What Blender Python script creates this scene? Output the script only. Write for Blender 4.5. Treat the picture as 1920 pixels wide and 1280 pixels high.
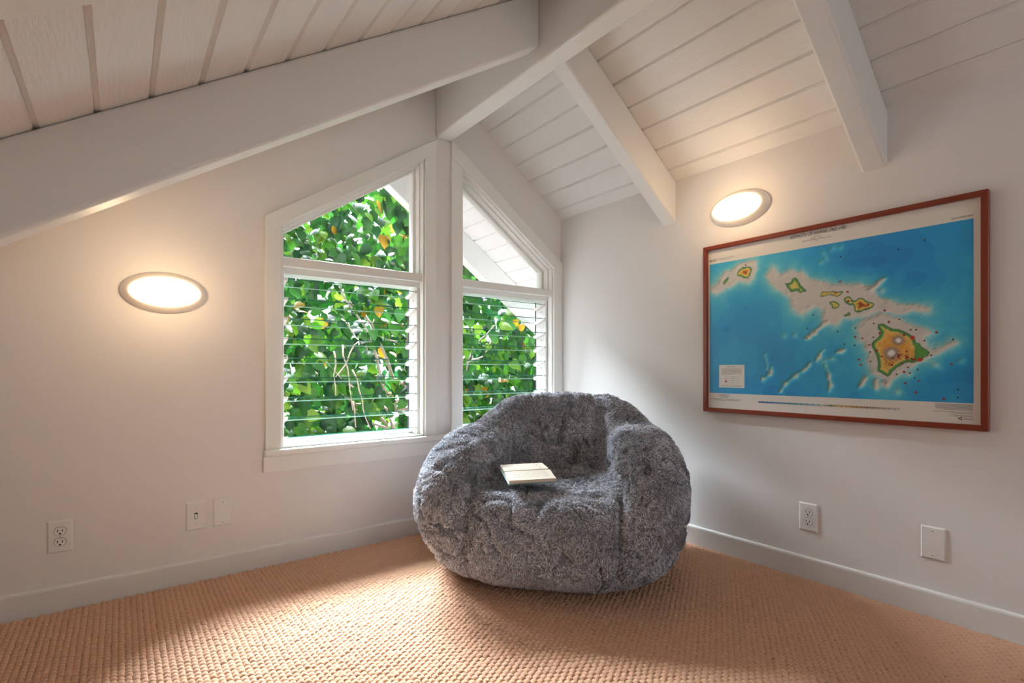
import bpy, bmesh, math, random
import numpy as np
from mathutils import Vector, Matrix

for o in list(bpy.data.objects):
    bpy.data.objects.remove(o, do_unlink=True)
S = bpy.context.scene
C = S.collection
PI = math.pi

# ------------------------------------------------------------------ camera
cam = bpy.data.cameras.new('camera')
cam.sensor_width = 36.0
cam.lens = 36.0 * 959.19 / 1920.0
cam.shift_y = 51.01 / 1920.0
cam.clip_start = 0.02
camo = bpy.data.objects.new('camera', cam)
camo.location = (-2.2624, -2.4478, 0.8687)
camo.rotation_euler = (PI / 2, 0, -math.radians(37.313))
C.objects.link(camo)
S.camera = camo

# ------------------------------------------------------------------ sky, sun, large lights, exposure
S.view_settings.view_transform = 'Standard'
S.view_settings.look = 'None'
S.view_settings.gamma = 1.0
S.view_settings.use_curve_mapping = False
S.view_settings.exposure = 0.30

SKY = 2.4
SUN = 215.0
REAR = 3.4
LAMP = 1.8

w = bpy.data.worlds.new('sky')
S.world = w
w.use_nodes = True
w.node_tree.nodes['Background'].inputs[0].default_value = (0.86, 0.93, 1.0, 1)
w.node_tree.nodes['Background'].inputs[1].default_value = SKY

sun = bpy.data.lights.new('hazy_sun', 'SUN')
sun.energy = SUN
sun.angle = math.radians(56)
sun.color = (0.845, 0.875, 1.0)
suno = bpy.data.objects.new('hazy_sun', sun)
suno.rotation_euler = Vector((-0.14, -0.70, -0.69)).to_track_quat('-Z', 'Y').to_euler()
suno.location = (0, 6, 6)
C.objects.link(suno)

al = bpy.data.lights.new('rear_window_daylight', 'AREA')  # added fill light behind the viewer, lifts the room's ambient level
al.shape = 'RECTANGLE'
al.size = 1.5
al.size_y = 1.2
al.energy = REAR
al.color = (1.0, 0.90, 0.80)
alo = bpy.data.objects.new('rear_window_daylight', al)
alo.location = (-1.2, -4.50, 1.15)
alo.rotation_euler = (PI / 2, 0, 0)          # faces +y, into the room
C.objects.link(alo)

# ------------------------------------------------------------------ helpers
def link(o, parent=None):
    C.objects.link(o)
    if parent is not None:
        o.parent = parent
    return o

def wloc(o):
    v = Vector((0, 0, 0))
    while o is not None:
        v = v + o.location
        o = o.parent
    return v

def thing(name, label, cat, loc=(0, 0, 0), group=None, kind=None, rot=None):
    o = bpy.data.objects.new(name, None)
    o.empty_display_size = 0.05
    o.location = loc
    if rot:
        o.rotation_euler = rot
    C.objects.link(o)
    if label: o['label'] = label
    if cat: o['category'] = cat
    if group: o['group'] = group
    if kind: o['kind'] = kind
    return o

def mesh_obj(name, me, m, parent=None, smooth=False):
    if m is not None and len(me.materials) == 0:
        for q in (m if isinstance(m, (list, tuple)) else [m]):
            me.materials.append(q)
    if smooth:
        me.polygons.foreach_set('use_smooth', [True] * len(me.polygons))
    return link(bpy.data.objects.new(name, me), parent)

def obj(name, bm, m, parent=None, smooth=False, local=False):
    """bmesh in world coordinates -> one mesh object, shifted into its parent's frame."""
    bmesh.ops.recalc_face_normals(bm, faces=bm.faces[:])
    if parent is not None and not local:
        bmesh.ops.translate(bm, verts=bm.verts[:], vec=-wloc(parent))
    me = bpy.data.meshes.new(name)
    bm.to_mesh(me)
    bm.free()
    return mesh_obj(name, me, m, parent, smooth)

def box(bm, x0, x1, y0, y1, z0, z1, bev=0.0, seg=2):
    r = bmesh.ops.create_cube(bm, size=1.0)
    vs = r['verts']
    for v in vs:
        v.co = Vector(((x0 + x1) / 2 + v.co.x * (x1 - x0), (y0 + y1) / 2 + v.co.y * (y1 - y0), (z0 + z1) / 2 + v.co.z * (z1 - z0)))
    if bev:
        es = list({e for v in vs for e in v.link_edges})
        bmesh.ops.bevel(bm, geom=es, offset=bev, segments=seg, affect='EDGES', profile=0.5)
    return vs

def prism(bm, poly, a0, a1, axis='y', bev=0.0, seg=2, holes=False):
    """polygon (p,q) extruded along an axis; y: (x,z), x: (y,z), z: (x,y)."""
    def P(p, q, a):
        return {'y': (p, a, q), 'x': (a, p, q), 'z': (p, q, a)}[axis]
    lo = [bm.verts.new(P(p, q, a0)) for p, q in poly]
    hi = [bm.verts.new(P(p, q, a1)) for p, q in poly]
    n = len(poly)
    fs = [bm.faces.new(lo[::-1]), bm.faces.new(hi)]
    for i in range(n):
        j = (i + 1) % n
        fs.append(bm.faces.new((lo[i], lo[j], hi[j], hi[i])))
    bmesh.ops.recalc_face_normals(bm, faces=fs)
    if bev:
        es = list({e for f in fs for e in f.edges})
        bmesh.ops.bevel(bm, geom=es, offset=bev, segments=seg, affect='EDGES', profile=0.5)

def ring(bm, outer, inner, a0, a1):
    """frame between two polygons of equal length in the xz plane, extruded along y."""
    n = len(outer)
    for i in range(n):
        j = (i + 1) % n
        prism(bm, [outer[i], outer[j], inner[j], inner[i]], a0, a1)

def NB():
    return bmesh.new()

def np_mesh(name, V, F, sizes=None):
    """vertices (n,3), faces (m,k) as a mesh, fast."""
    me = bpy.data.meshes.new(name)
    V = np.asarray(V, np.float32); F = np.asarray(F, np.int32)
    k = F.shape[1]
    me.vertices.add(len(V)); me.vertices.foreach_set('co', V.ravel())
    me.loops.add(F.size); me.loops.foreach_set('vertex_index', F.ravel())
    me.polygons.add(len(F))
    me.polygons.foreach_set('loop_start', np.arange(0, F.size, k, dtype=np.int32))
    me.update(calc_edges=True)
    return me

def hash3(ix, iy, iz, seed):
    h = (ix.astype(np.int64) * 374761393 + iy.astype(np.int64) * 668265263 + iz.astype(np.int64) * 2147483647 + seed * 1274126177) & 0xffffffff
    h = ((h ^ (h >> 13)) * 1274126177) & 0xffffffff
    h = (h ^ (h >> 16)) & 0xffffffff
    return h / 4294967295.0

def vnoise(p, seed=0):
    """smooth 3D value noise, -1..1."""
    i = np.floor(p).astype(np.int64); f = p - i
    f = f * f * (3 - 2 * f)
    r = 0
    for dx in (0, 1):
        for dy in (0, 1):
            for dz in (0, 1):
                wgt = (f[:, 0] if dx else 1 - f[:, 0]) * (f[:, 1] if dy else 1 - f[:, 1]) * (f[:, 2] if dz else 1 - f[:, 2])
                r = r + wgt * hash3(i[:, 0] + dx, i[:, 1] + dy, i[:, 2] + dz, seed)
    return r * 2 - 1

def fbm(p, octv=4, seed=0):
    r = 0; a = 0.5; s = 1.0
    for k in range(octv):
        r = r + a * vnoise(p * s, seed + k * 17)
        a *= 0.5; s *= 2.03
    return r

# ------------------------------------------------------------------ materials
def srgb(r, g, b):
    f = lambda c: (c / 255.0) / 12.92 if c / 255.0 <= 0.04045 else ((c / 255.0 + 0.055) / 1.055) ** 2.4
    return (f(r), f(g), f(b), 1.0)

def mat(name, col, rough=0.5, spec=0.5, bump=0.0, bscale=200.0, stretch=(1, 1, 1), vary=0.0, metal=0.0, bdist=0.002, random_off=False, sheen=0.0):
    m = bpy.data.materials.new(name)
    m.use_nodes = True
    nt = m.node_tree; nd = nt.nodes; lk = nt.links
    b = nd['Principled BSDF']
    b.inputs['Base Color'].default_value = col if len(col) == 4 else (*col, 1)
    b.inputs['Roughness'].default_value = rough
    b.inputs['Specular IOR Level'].default_value = spec
    b.inputs['Metallic'].default_value = metal
    if sheen:
        b.inputs['Sheen Weight'].default_value = sheen
    if bump or vary:
        tc = nd.new('ShaderNodeTexCoord')
        mp = nd.new('ShaderNodeMapping')
        mp.inputs['Scale'].default_value = stretch
        lk.new(tc.outputs['Object'], mp.inputs['Vector'])
        if random_off:
            oi = nd.new('ShaderNodeObjectInfo')
            mul = nd.new('ShaderNodeVectorMath'); mul.operation = 'SCALE'
            cmb = nd.new('ShaderNodeCombineXYZ')
            lk.new(oi.outputs['Random'], cmb.inputs[0]); lk.new(oi.outputs['Random'], cmb.inputs[1])
            lk.new(cmb.outputs[0], mul.inputs[0]); mul.inputs['Scale'].default_value = 37.0
            lk.new(mul.outputs[0], mp.inputs['Location'])
        nz = nd.new('ShaderNodeTexNoise')
        nz.inputs['Scale'].default_value = bscale
        nz.inputs['Detail'].default_value = 5.0
        lk.new(mp.outputs[0], nz.inputs['Vector'])
        if bump:
            bp = nd.new('ShaderNodeBump')
            bp.inputs['Strength'].default_value = bump
            bp.inputs['Distance'].default_value = bdist
            lk.new(nz.outputs['Fac'], bp.inputs['Height'])
            lk.new(bp.outputs[0], b.inputs['Normal'])
        if vary:
            mx = nd.new('ShaderNodeMix'); mx.data_type = 'RGBA'
            c = b.inputs['Base Color'].default_value
            mx.inputs[6].default_value = (c[0] * (1 - vary), c[1] * (1 - vary), c[2] * (1 - vary), 1)
            mx.inputs[7].default_value = (min(1, c[0] * (1 + vary)), min(1, c[1] * (1 + vary)), min(1, c[2] * (1 + vary)), 1)
            lk.new(nz.outputs['Fac'], mx.inputs[0])
            lk.new(mx.outputs[2], b.inputs['Base Color'])
    return m

def attr_mat(name, attr, rough=0.6, spec=0.3, trans=0.0, sheen=0.0):
    m = bpy.data.materials.new(name)
    m.use_nodes = True
    nt = m.node_tree; nd = nt.nodes; lk = nt.links
    b = nd['Principled BSDF']
    a = nd.new('ShaderNodeVertexColor'); a.layer_name = attr
    lk.new(a.outputs['Color'], b.inputs['Base Color'])
    b.inputs['Roughness'].default_value = rough
    b.inputs['Specular IOR Level'].default_value = spec
    if sheen:
        b.inputs['Sheen Weight'].default_value = sheen
    if trans:
        tr = nd.new('ShaderNodeBsdfTranslucent')
        lk.new(a.outputs['Color'], tr.inputs['Color'])
        mx = nd.new('ShaderNodeMixShader'); mx.inputs[0].default_value = trans
        lk.new(b.outputs[0], mx.inputs[1]); lk.new(tr.outputs[0], mx.inputs[2])
        lk.new(mx.outputs[0], nd['Material Output'].inputs['Surface'])
    return m

def glass_mat(name, tint, refl=1.0):
    """thin clear pane: tinted transparency with a Fresnel reflection."""
    m = bpy.data.materials.new(name)
    m.use_nodes = True
    nt = m.node_tree; nd = nt.nodes; lk = nt.links
    nd.remove(nd['Principled BSDF'])
    t = nd.new('ShaderNodeBsdfTransparent'); t.inputs[0].default_value = tint
    g = nd.new('ShaderNodeBsdfGlossy'); g.inputs['Roughness'].default_value = 0.02
    g.inputs[0].default_value = (0.9, 0.97, 0.94, 1)
    f = nd.new('ShaderNodeLayerWeight'); f.inputs['Blend'].default_value = 0.5
    pw = nd.new('ShaderNodeMath'); pw.operation = 'POWER'; pw.inputs[1].default_value = 5.0
    lk.new(f.outputs['Facing'], pw.inputs[0])
    ml = nd.new('ShaderNodeMath'); ml.operation = 'MULTIPLY_ADD'; ml.inputs[1].default_value = 0.9 * refl; ml.inputs[2].default_value = 0.035 * refl
    lk.new(pw.outputs[0], ml.inputs[0])
    mx = nd.new('ShaderNodeMixShader')
    lk.new(ml.outputs[0], mx.inputs[0]); lk.new(t.outputs[0], mx.inputs[1]); lk.new(g.outputs[0], mx.inputs[2])
    lk.new(mx.outputs[0], nd['Material Output'].inputs['Surface'])
    return m

M_wall = mat('wall_paint', (0.81, 0.775, 0.75), 0.55, 0.35, bump=0.10, bscale=260, bdist=0.001)
M_beam = mat('beam_paint', (0.79, 0.77, 0.745), 0.42, 0.4, bump=0.16, bscale=60, stretch=(1, 1, 1), bdist=0.0015)
M_board = mat('board_paint', (0.80, 0.775, 0.75), 0.5, 0.35, bump=0.55, bscale=48, stretch=(2.2, 0.35, 1), bdist=0.004, random_off=True)
M_trim = mat('trim_paint', (0.86, 0.845, 0.80), 0.35, 0.45, bump=0.05, bscale=90, bdist=0.001)
M_base = mat('baseboard_paint', (0.76, 0.745, 0.715), 0.4, 0.4)
M_plate = mat('plate_plastic', (0.82, 0.80, 0.77), 0.35, 0.5)
M_slot = mat('slot_dark', (0.02, 0.018, 0.015), 0.6, 0.2)
M_screw = mat('screw_metal', (0.55, 0.53, 0.50), 0.35, 0.5, metal=0.6)
M_alu = mat('louver_channel_white', (0.84, 0.83, 0.80), 0.35, 0.5)
M_seal = mat('dark_seal', (0.03, 0.035, 0.035), 0.5, 0.3)
M_clip = mat('louver_clip_plastic', (0.78, 0.74, 0.68), 0.4, 0.4)
M_pane = glass_mat('clear_glass', (0.97, 0.985, 0.975, 1))
M_louver = glass_mat('green_tinted_louver_glass', (0.93, 0.975, 0.955, 1), 0.45)
M_gedge = mat('glass_edge', (0.03, 0.17, 0.125), 0.12, 0.6)
M_gedge2 = mat('glass_edge_pale', (0.42, 0.58, 0.52), 0.2, 0.6)
M_carpet = mat('carpet_yarn', srgb(210, 165, 134), 0.95, 0.08, bump=0.6, bscale=700, bdist=0.002, vary=0.16, sheen=0.25)
M_carpet0 = mat('carpet_backing', srgb(150, 105, 70), 0.95, 0.05, bump=0.5, bscale=300, vary=0.15)
M_deck = mat('roof_deck', (0.30, 0.25, 0.20), 0.8)
M_ext = mat('exterior_siding', (0.20, 0.16, 0.13), 0.7)  # unseen outer wall face, made dark to cut bounce onto the soffit
M_frame = mat('reddish_wood', srgb(128, 50, 27), 0.32, 0.5, bump=0.12, bscale=30, stretch=(1, 1, 8), vary=0.25)
M_paper = mat('map_paper', (0.80, 0.765, 0.70), 0.45, 0.4)
M_ink = mat('ink_black', (0.03, 0.03, 0.035), 0.6)
M_inkgrey = mat('ink_grey', (0.22, 0.21, 0.20), 0.6)
M_inkred = mat('ink_red', (0.40, 0.05, 0.04), 0.6)
M_print = attr_mat('map_print', 'print', 0.38, 0.45)
M_sconce = mat('sconce_ceramic', (0.88, 0.82, 0.74), 0.45, 0.4)

def emit(name, col, s):
    m = bpy.data.materials.new(name); m.use_nodes = True
    nt = m.node_tree; nd = nt.nodes
    nd.remove(nd['Principled BSDF'])
    e = nd.new('ShaderNodeEmission'); e.inputs[0].default_value = (*col, 1); e.inputs[1].default_value = s
    nt.links.new(e.outputs[0], nd['Material Output'].inputs['Surface'])
    return m
M_lens = emit('lamp_diffuser', (1.0, 0.80, 0.50), 2.2)

# ------------------------------------------------------------------ roof shape
def zr(x):  return 1.833 - 0.705 * x               # board face, right slope
def zl(x):  return 2.121 + 0.653 * (x + 1.339)     # board face, left slope
RX = -0.856                                         # apex
XL, YB = -3.7, -4.4                                 # left knee wall, rear wall
YO = 1.05                                           # end of the gable overhang
WT = 0.15

# ------------------------------------------------------------------ floor
bm = NB(); box(bm, XL - .1, WT, YB - .1, WT, -0.12, -0.001)
floor = obj('floor', bm, M_carpet0)
floor['kind'] = 'structure'
floor['label'] = 'tan woven loop carpet covering the whole floor'

def carpet():
    px_, py_ = 0.0172, 0.0205
    nx = int(3.45 / px_); ny = int(2.35 / py_)
    ii, jj = np.meshgrid(np.arange(nx), np.arange(ny), indexing='ij')
    ii = ii.ravel(); jj = jj.ravel()
    rs = np.random.RandomState(5)
    cx = -3.46 + (ii + 0.5) * px_ + rs.normal(0, .0007, ii.size)
    cy = -0.012 - (jj + 0.5 + 0.5 * (ii % 2)) * py_ + rs.normal(0, .0009, ii.size)
    keep = (cx < -0.012) & (cy > -2.36)
    cx, cy = cx[keep], cy[keep]
    n = cx.size
    # one loop: hump, high at the far end and tucked under at the near end
    U = np.array([-1, -.55, 0, .55, 1.0]); Vv = np.array([-1, -.78, -.2, .45, 1.0])
    tv = []
    for v in Vv:
        for u in U:
            wid = px_ * 0.53 * (1.0 if abs(v) < .9 else 0.72)
            hz = 0.0068 * (1 - 0.85 * abs(u) ** 2.2) * {-1: 0.0, -.78: .78, -.2: 1.0, .45: .9, 1.0: .12}[v]
            tv.append((u * wid, v * py_ * 0.56, hz))
    tv = np.array(tv)
    tf = []
    for a in range(4):
        for b in range(4):
            q = a * 5 + b
            tf.append((q, q + 1, q + 6, q + 5))
    tf = np.array(tf)
    sc = 1 + rs.normal(0, .10, n)
    V = np.empty((n, 25, 3), np.float32)
    V[:, :, 0] = cx[:, None] + tv[None, :, 0]
    V[:, :, 1] = cy[:, None] + tv[None, :, 1]
    V[:, :, 2] = tv[None, :, 2] * sc[:, None]
    F = (tf[None] + (np.arange(n) * 25)[:, None, None]).reshape(-1, 4)
    me = np_mesh('carpet_loops', V.reshape(-1, 3), F)
    o = mesh_obj('carpet_loops', me, M_carpet, floor, smooth=True)
    o['kind'] = 'stuff'
carpet()

# ------------------------------------------------------------------ walls
def structure(o, label=None):
    o['kind'] = 'structure'
    if label: o['label'] = label
    return o

W1 = dict(x0=-1.695, x1=-0.988, z0=0.515, ztop=lambda x: 1.509 + 0.664 * (x + 1.695))
W2 = dict(x0=-0.753, x1=-0.075, z0=0.515, ztop=lambda x: 1.508 - 0.692 * (x + 0.075))
top = lambda x: min(zl(x), zr(x)) + 0.012
bm = NB()
prism(bm, [(XL, -.1), (W1['x0'], -.1), (W1['x0'], top(W1['x0'])), (XL, top(XL))], 0, WT)
for W in (W1, W2):
    a, b = W['x0'], W['x1']
    prism(bm, [(a, -.1), (b, -.1), (b, W['z0']), (a, W['z0'])], 0, WT)
    prism(bm, [(a, W['ztop'](a)), (b, W['ztop'](b)), (b, top(b)), (a, top(a))], 0, WT)
a, b = W1['x1'], W2['x0']
prism(bm, [(a, -.1), (b, -.1), (b, top(b)), (RX, top(RX)), (a, top(a))], 0, WT)
prism(bm, [(W2['x1'], -.1), (WT, -.1), (WT, top(WT)), (W2['x1'], top(W2['x1']))], 0, WT)
wb = structure(obj('wall_back', bm, [M_wall, M_ext]), 'white gable wall with the two raked windows')
for p in wb.data.polygons:
    if p.normal.y > .9 and p.center.y > WT - .01:
        p.material_index = 1

bm = NB(); prism(bm, [(0, -.1), (WT, -.1), (WT, top(WT)), (0, top(0))], YB, 0, 'y')
structure(obj('wall_right', bm, M_wall), 'white side wall carrying the framed map')
bm = NB(); prism(bm, [(XL - WT, -.1), (XL, -.1), (XL, zl(XL) + .01), (XL - WT, zl(XL - WT) + .01)], YB, WT, 'y')
structure(obj('wall_left', bm, M_wall), 'low white knee wall')
# rear wall behind the viewer, with an opening added for the fill light
bm = NB()
rw = (-1.95, -0.45, 0.55, 1.75)
prism(bm, [(XL, -.1), (rw[0], -.1), (rw[0], top(rw[0])), (XL, top(XL))], YB - WT, YB)
prism(bm, [(rw[0], -.1), (rw[1], -.1), (rw[1], rw[2]), (rw[0], rw[2])], YB - WT, YB)
prism(bm, [(rw[0], min(rw[3], top(rw[0]) - .05)), (rw[1], rw[3]), (rw[1], top(rw[1])), (RX, top(RX)), (rw[0], top(rw[0]))], YB - WT, YB)
prism(bm, [(rw[1], -.1), (WT, -.1), (WT, top(WT)), (rw[1], top(rw[1]))], YB - WT, YB)
structure(obj('wall_front', bm, M_wall), 'white rear gable wall behind the viewer')

# ------------------------------------------------------------------ baseboards
def baseboard(name, p0, p1, n):
    """p0->p1 along the wall foot; n = direction into the room."""
    bm = NB()
    d = Vector((p1[0] - p0[0], p1[1] - p0[1], 0)); n = Vector((*n, 0))
    prof = [(0, -.01), (.016, -.01), (.016, .082), (.0145, .0875), (.011, .0905), (0, .0915)]
    lo = [bm.verts.new(Vector((*p0, 0)) + n * a + Vector((0, 0, z))) for a, z in prof]
    hi = [bm.verts.new(Vector((*p1, 0)) + n * a + Vector((0, 0, z))) for a, z in prof]
    bm.faces.new(lo); bm.faces.new(hi[::-1])
    for i in range(len(prof)):
        j = (i + 1) % len(prof)
        bm.faces.new((lo[i], lo[j], hi[j], hi[i]))
    o = obj(name, bm, M_base)
    return structure(o)
baseboard('baseboard_back', (XL, 0), (0, 0), (0, -1))['label'] = 'painted baseboard along the window wall'
baseboard('baseboard_right', (0, YB), (0, 0), (-1, 0))['label'] = 'painted baseboard below the framed map'
baseboard('baseboard_left', (XL, YB), (XL, 0), (1, 0))
baseboard('baseboard_front', (XL, YB), (0, YB), (0, 1))

# ------------------------------------------------------------------ ceiling: deck > boards, rafters, ridge beam
bm = NB()
tk = 0.036
XE = 0.75
prism(bm, [(RX, zr(RX) + tk), (XE, zr(XE) + tk), (XE, zr(XE) + tk + .05), (RX, zr(RX) + tk + .05)], YB - .3, YO)
prism(bm, [(RX, zr(RX) + tk), (RX, zr(RX) + tk + .05), (XL - .5, zl(XL - .5) + tk + .05), (XL - .5, zl(XL - .5) + tk)], YB - .3, YO)
ceiling = structure(obj('ceiling', bm, M_deck), 'vaulted white plank ceiling with exposed beams')

def board_mesh(wd, th, L, ch):
    bm = NB()
    h = wd / 2 - 0.0003
    prism(bm, [(-h, th), (-h, ch), (-h + ch, 0), (h - ch, 0), (h, ch), (h, th)], 0, L)
    bmesh.ops.recalc_face_normals(bm, faces=bm.faces[:])
    me = bpy.data.meshes.new('board'); bm.to_mesh(me); bm.free()
    me.materials.append(M_board)
    return me

aR = math.atan(0.705); aL = math.atan(0.653)
meR = board_mesh(0.1035 / math.cos(aR), 0.034, YO - YB + .3, 0.0075)
meL = board_mesh(0.108 / math.cos(aL), 0.034, YO - YB + .3, 0.0085)
x = -0.060 - 0.1035 * 7 - 0.05175
while x < XE + 0.05:
    if x > RX + 0.03:
        o = bpy.data.objects.new('board', meR)
        o.location = (x, YB - .3, zr(x)); o.rotation_euler = (0, aR, 0)
        link(o, ceiling)
    x += 0.1035
x = -1.339 + 0.108 * 4 - 0.054
while x > XL - 0.1:
    if x < RX - 0.03:
        o = bpy.data.objects.new('board', meL)
        o.location = (x, YB - .3, zl(x)); o.rotation_euler = (0, -aL, 0)
        link(o, ceiling)
    x -= 0.108

# ridge beam
bm = NB(); box(bm, -0.917, -0.825, YB, 0.0, 2.112, 2.415, 0.011, 3)
obj('ridge_beam', bm, M_beam, ceiling)
bm = NB(); box(bm, -0.917, -0.825, WT, 0.94, 2.112, 2.415, 0.008, 2)
obj('ridge_beam', bm, M_beam, ceiling)

def rafter(y0, y1, side, xe, name='rafter', bev=0.010):
    bm = NB()
    if side == 'R':
        xs = -0.826
        bot = lambda x: 1.620 - 0.705 * x
        poly = [(xs, bot(xs)), (xe, bot(xe)), (xe, zr(xe) + .0), (xs, zr(xs) + .0)]
    else:
        xs = -0.916
        bot = lambda x: 2.176 + 0.655 * (x + 0.917)
        poly = [(xs, bot(xs)), (xs, zl(xs)), (xe, zl(xe)), (xe, bot(xe))]
    prism(bm, poly, y0, y1, 'y', bev, 3)
    return obj(name, bm, M_beam, ceiling)
for y0, y1 in ((-0.867, -0.786), (-1.781, -1.698), (-2.70, -2.615), (-3.62, -3.535)):
    rafter(y0, y1, 'R', 0.02)
    rafter(y0, y1, 'L', XL - 0.02)
# barge rafters under the end of the overhang
rafter(0.94, 1.03, 'R', 0.74, 'barge_rafter', 0.006)
rafter(0.94, 1.03, 'L', XL - 0.45, 'barge_rafter', 0.006)

# ------------------------------------------------------------------ windows
def shrink(W, d, z0=None, z1=None, right=0.0, left=0.0):
    """inner outline of a raked opening, moved in by d on every side."""
    x0, x1 = W['x0'] + d + left, W['x1'] - d - right
    f = W['ztop']
    k = d * 1.2
    lo = W['z0'] + d if z0 is None else z0
    return [(x0, lo), (x1, lo), (x1, f(x1) - k), (x0, f(x0) - k)]

def make_window(n, W, label):
    win = thing('window_%d' % n, label, None, ((W['x0'] + W['x1']) / 2, 0, W['z0']), kind='structure')
    x0, x1, z0, f = W['x0'], W['x1'], W['z0'], W['ztop']
    RZ0, RZ1 = 1.330, 1.378
    # casing: two side pieces and the raked head
    if n == 1:
        L, R = (-1.764, -1.699), (-0.985, -0.918)
        fo = lambda x: 1.5395 + 0.6635 * (x + 1.764); fi = lambda x: 1.5065 + 0.6635 * (x + 1.699)
    else:
        L, R = (-0.825, -0.753), (-0.073, -0.001)
        fo = lambda x: 1.545 - 0.702 * (x + 0.001); fi = lambda x: 1.507 - 0.692 * (x + 0.073)
    for a, b in (L, R):
        bm = NB(); prism(bm, [(a, .512), (b, .512), (b, fi(b) + .001), (a, fi(a) + .001)], -.018, 0.001, 'y', .0025, 2)
        obj('casing', bm, M_trim, win)
    a, b = L[0] - (0.003 if n == 1 else 0), R[1]
    bm = NB(); prism(bm, [(a, fi(a)), (b, fi(b)), (b, fo(b)), (a, fo(a))], -.022, 0.001, 'y', .003, 2)
    obj('head_casing', bm, M_trim, win)
    # jamb bead just behind the casing
    bm = NB(); ring(bm, shrink(W, -.001), shrink(W, .006), -.004, .03)
    obj('jamb_bead', bm, M_trim, win)
    # upper fixed light
    up0 = [(x0, RZ1 - .01), (x1, RZ1 - .01), (x1, f(x1)), (x0, f(x0))]
    up1 = shrink(W, .013, RZ1 - .004); up2 = shrink(W, .026, RZ1 - .002)
    bm = NB(); ring(bm, up0, up1, .03, .125)
    obj('sash_frame', bm, M_trim, win)
    bm = NB(); ring(bm, [(p, q) for p, q in up1], up2, .075, .12)
    obj('glazing_stop', bm, M_trim, win)
    bm = NB(); prism(bm, shrink(W, .022, RZ1 - .003), .094, .098)
    obj('fixed_pane', bm, M_pane, win)
    # transom rail
    bm = NB(); box(bm, x0 + .001, x1 - .001, .004, .13, RZ0, RZ1 - .004, .004, 2)
    obj('transom_rail', bm, M_trim, win)
    # louver section
    bm = NB(); box(bm, x0 + .001, x1 - .001, .03, .135, 1.302, RZ0)
    obj('louver_head', bm, M_trim, win)
    bm = NB(); prism(bm, [(.0, .505), (WT, .505), (WT, .520), (.02, .516), (.0, .514)], x0 + .001, x1 - .001, 'x')
    obj('sill_slope', bm, M_trim, win)
    bm = NB(); box(bm, x0 + .001, x1 - .001, .115, .145, .518, .536, .002, 1)
    obj('bottom_rail', bm, M_alu, win)
    bl = x0 + .026; br = x1 - .024
    for s, e0, e1 in ((1, x0 + .001, x0 + .020), (-1, x1 - .018, x1 - .001)):
        bm = NB()
        box(bm, e0, e1, .040, .137, .520, 1.302, .002, 1)
        ch = obj('louver_channel', bm, M_alu, win)
        ex = e1 if s > 0 else e0
        bm = NB(); box(bm, min(ex, ex + s * .004), max(ex, ex + s * .004), .137, .144, .530, 1.302)
        obj('seal_strip', bm, M_seal, ch)
        for k in range(5):
            bm = NB()
            zc = 1.284 - 0.046 - 0.091 * 2 * k
            bmesh.ops.create_cone(bm, segments=8, radius1=.003, radius2=.003, depth=.002, cap_ends=True,
                                  matrix=Matrix.Translation((ex + s * .0005, .085, zc)) @ Matrix.Rotation(PI / 2, 4, 'Y'))
            obj('screw', bm, M_slot, ch)
    ny, fy, drop, th = .045, .142, .023, .0045
    for k in range(9):
        zn = 1.284 - 0.091 * k
        sec = [(ny, zn), (fy, zn - drop), (fy, zn - drop - th), (ny, zn - th)]
        bm = NB(); prism(bm, sec, bl, br, 'x')
        for fc in bm.faces:
            fc.normal_update()
        o = obj('louver_blade', bm, [M_louver, M_gedge, M_gedge2], win)
        for p in o.data.polygons:
            if abs(p.normal.y) > .9:
                p.material_index = 1 if p.normal.y < 0 else 2
        for s, e in ((1, bl), (-1, br)):
            bm = NB()
            cs = [(ny - .008, zn + .003), (fy + .003, zn - drop + .002), (fy + .003, zn - drop - th - .006), (fy - .02, zn - drop - th - .010), (ny - .004, zn - th - .005)]
            prism(bm, cs, e - s * .006, e + s * .012, 'x', .0015, 1)
            cl = obj('louver_clip', bm, M_clip, o)
    return win
make_window(1, W1, 'large raked window with louver blades left of the ridge')
make_window(2, W2, 'raked louver window between the ridge and the right wall')

# stool and apron running under both windows
trim = thing('trim_1', 'white window stool and apron below both windows', None, (-0.9, 0, .41), kind='structure')
bm = NB(); box(bm, -1.770, -0.001, -.036, .002, .482, .5125, .009, 3)
obj('window_stool', bm, M_trim, trim)
bm = NB(); box(bm, -1.773, -0.001, -.020, .001, .413, .483, .003, 2)
obj('apron', bm, M_trim, trim)

# unseen rear window frame, added to go with the rear fill light
rwin = thing('window_3', 'rear window behind the viewer', None, (-1.2, YB, .55), kind='structure')
bm = NB()
zrt = min(rw[3], top(rw[0]) - .05)
ring(bm, [(rw[0], rw[2]), (rw[1], rw[2]), (rw[1], rw[3]), (rw[0], zrt)], [(rw[0] + .05, rw[2] + .05), (rw[1] - .05, rw[2] + .05), (rw[1] - .05, rw[3] - .05), (rw[0] + .05, zrt - .05)], YB - .06, YB + .01)
obj('window_frame', bm, M_trim, rwin)

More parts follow.
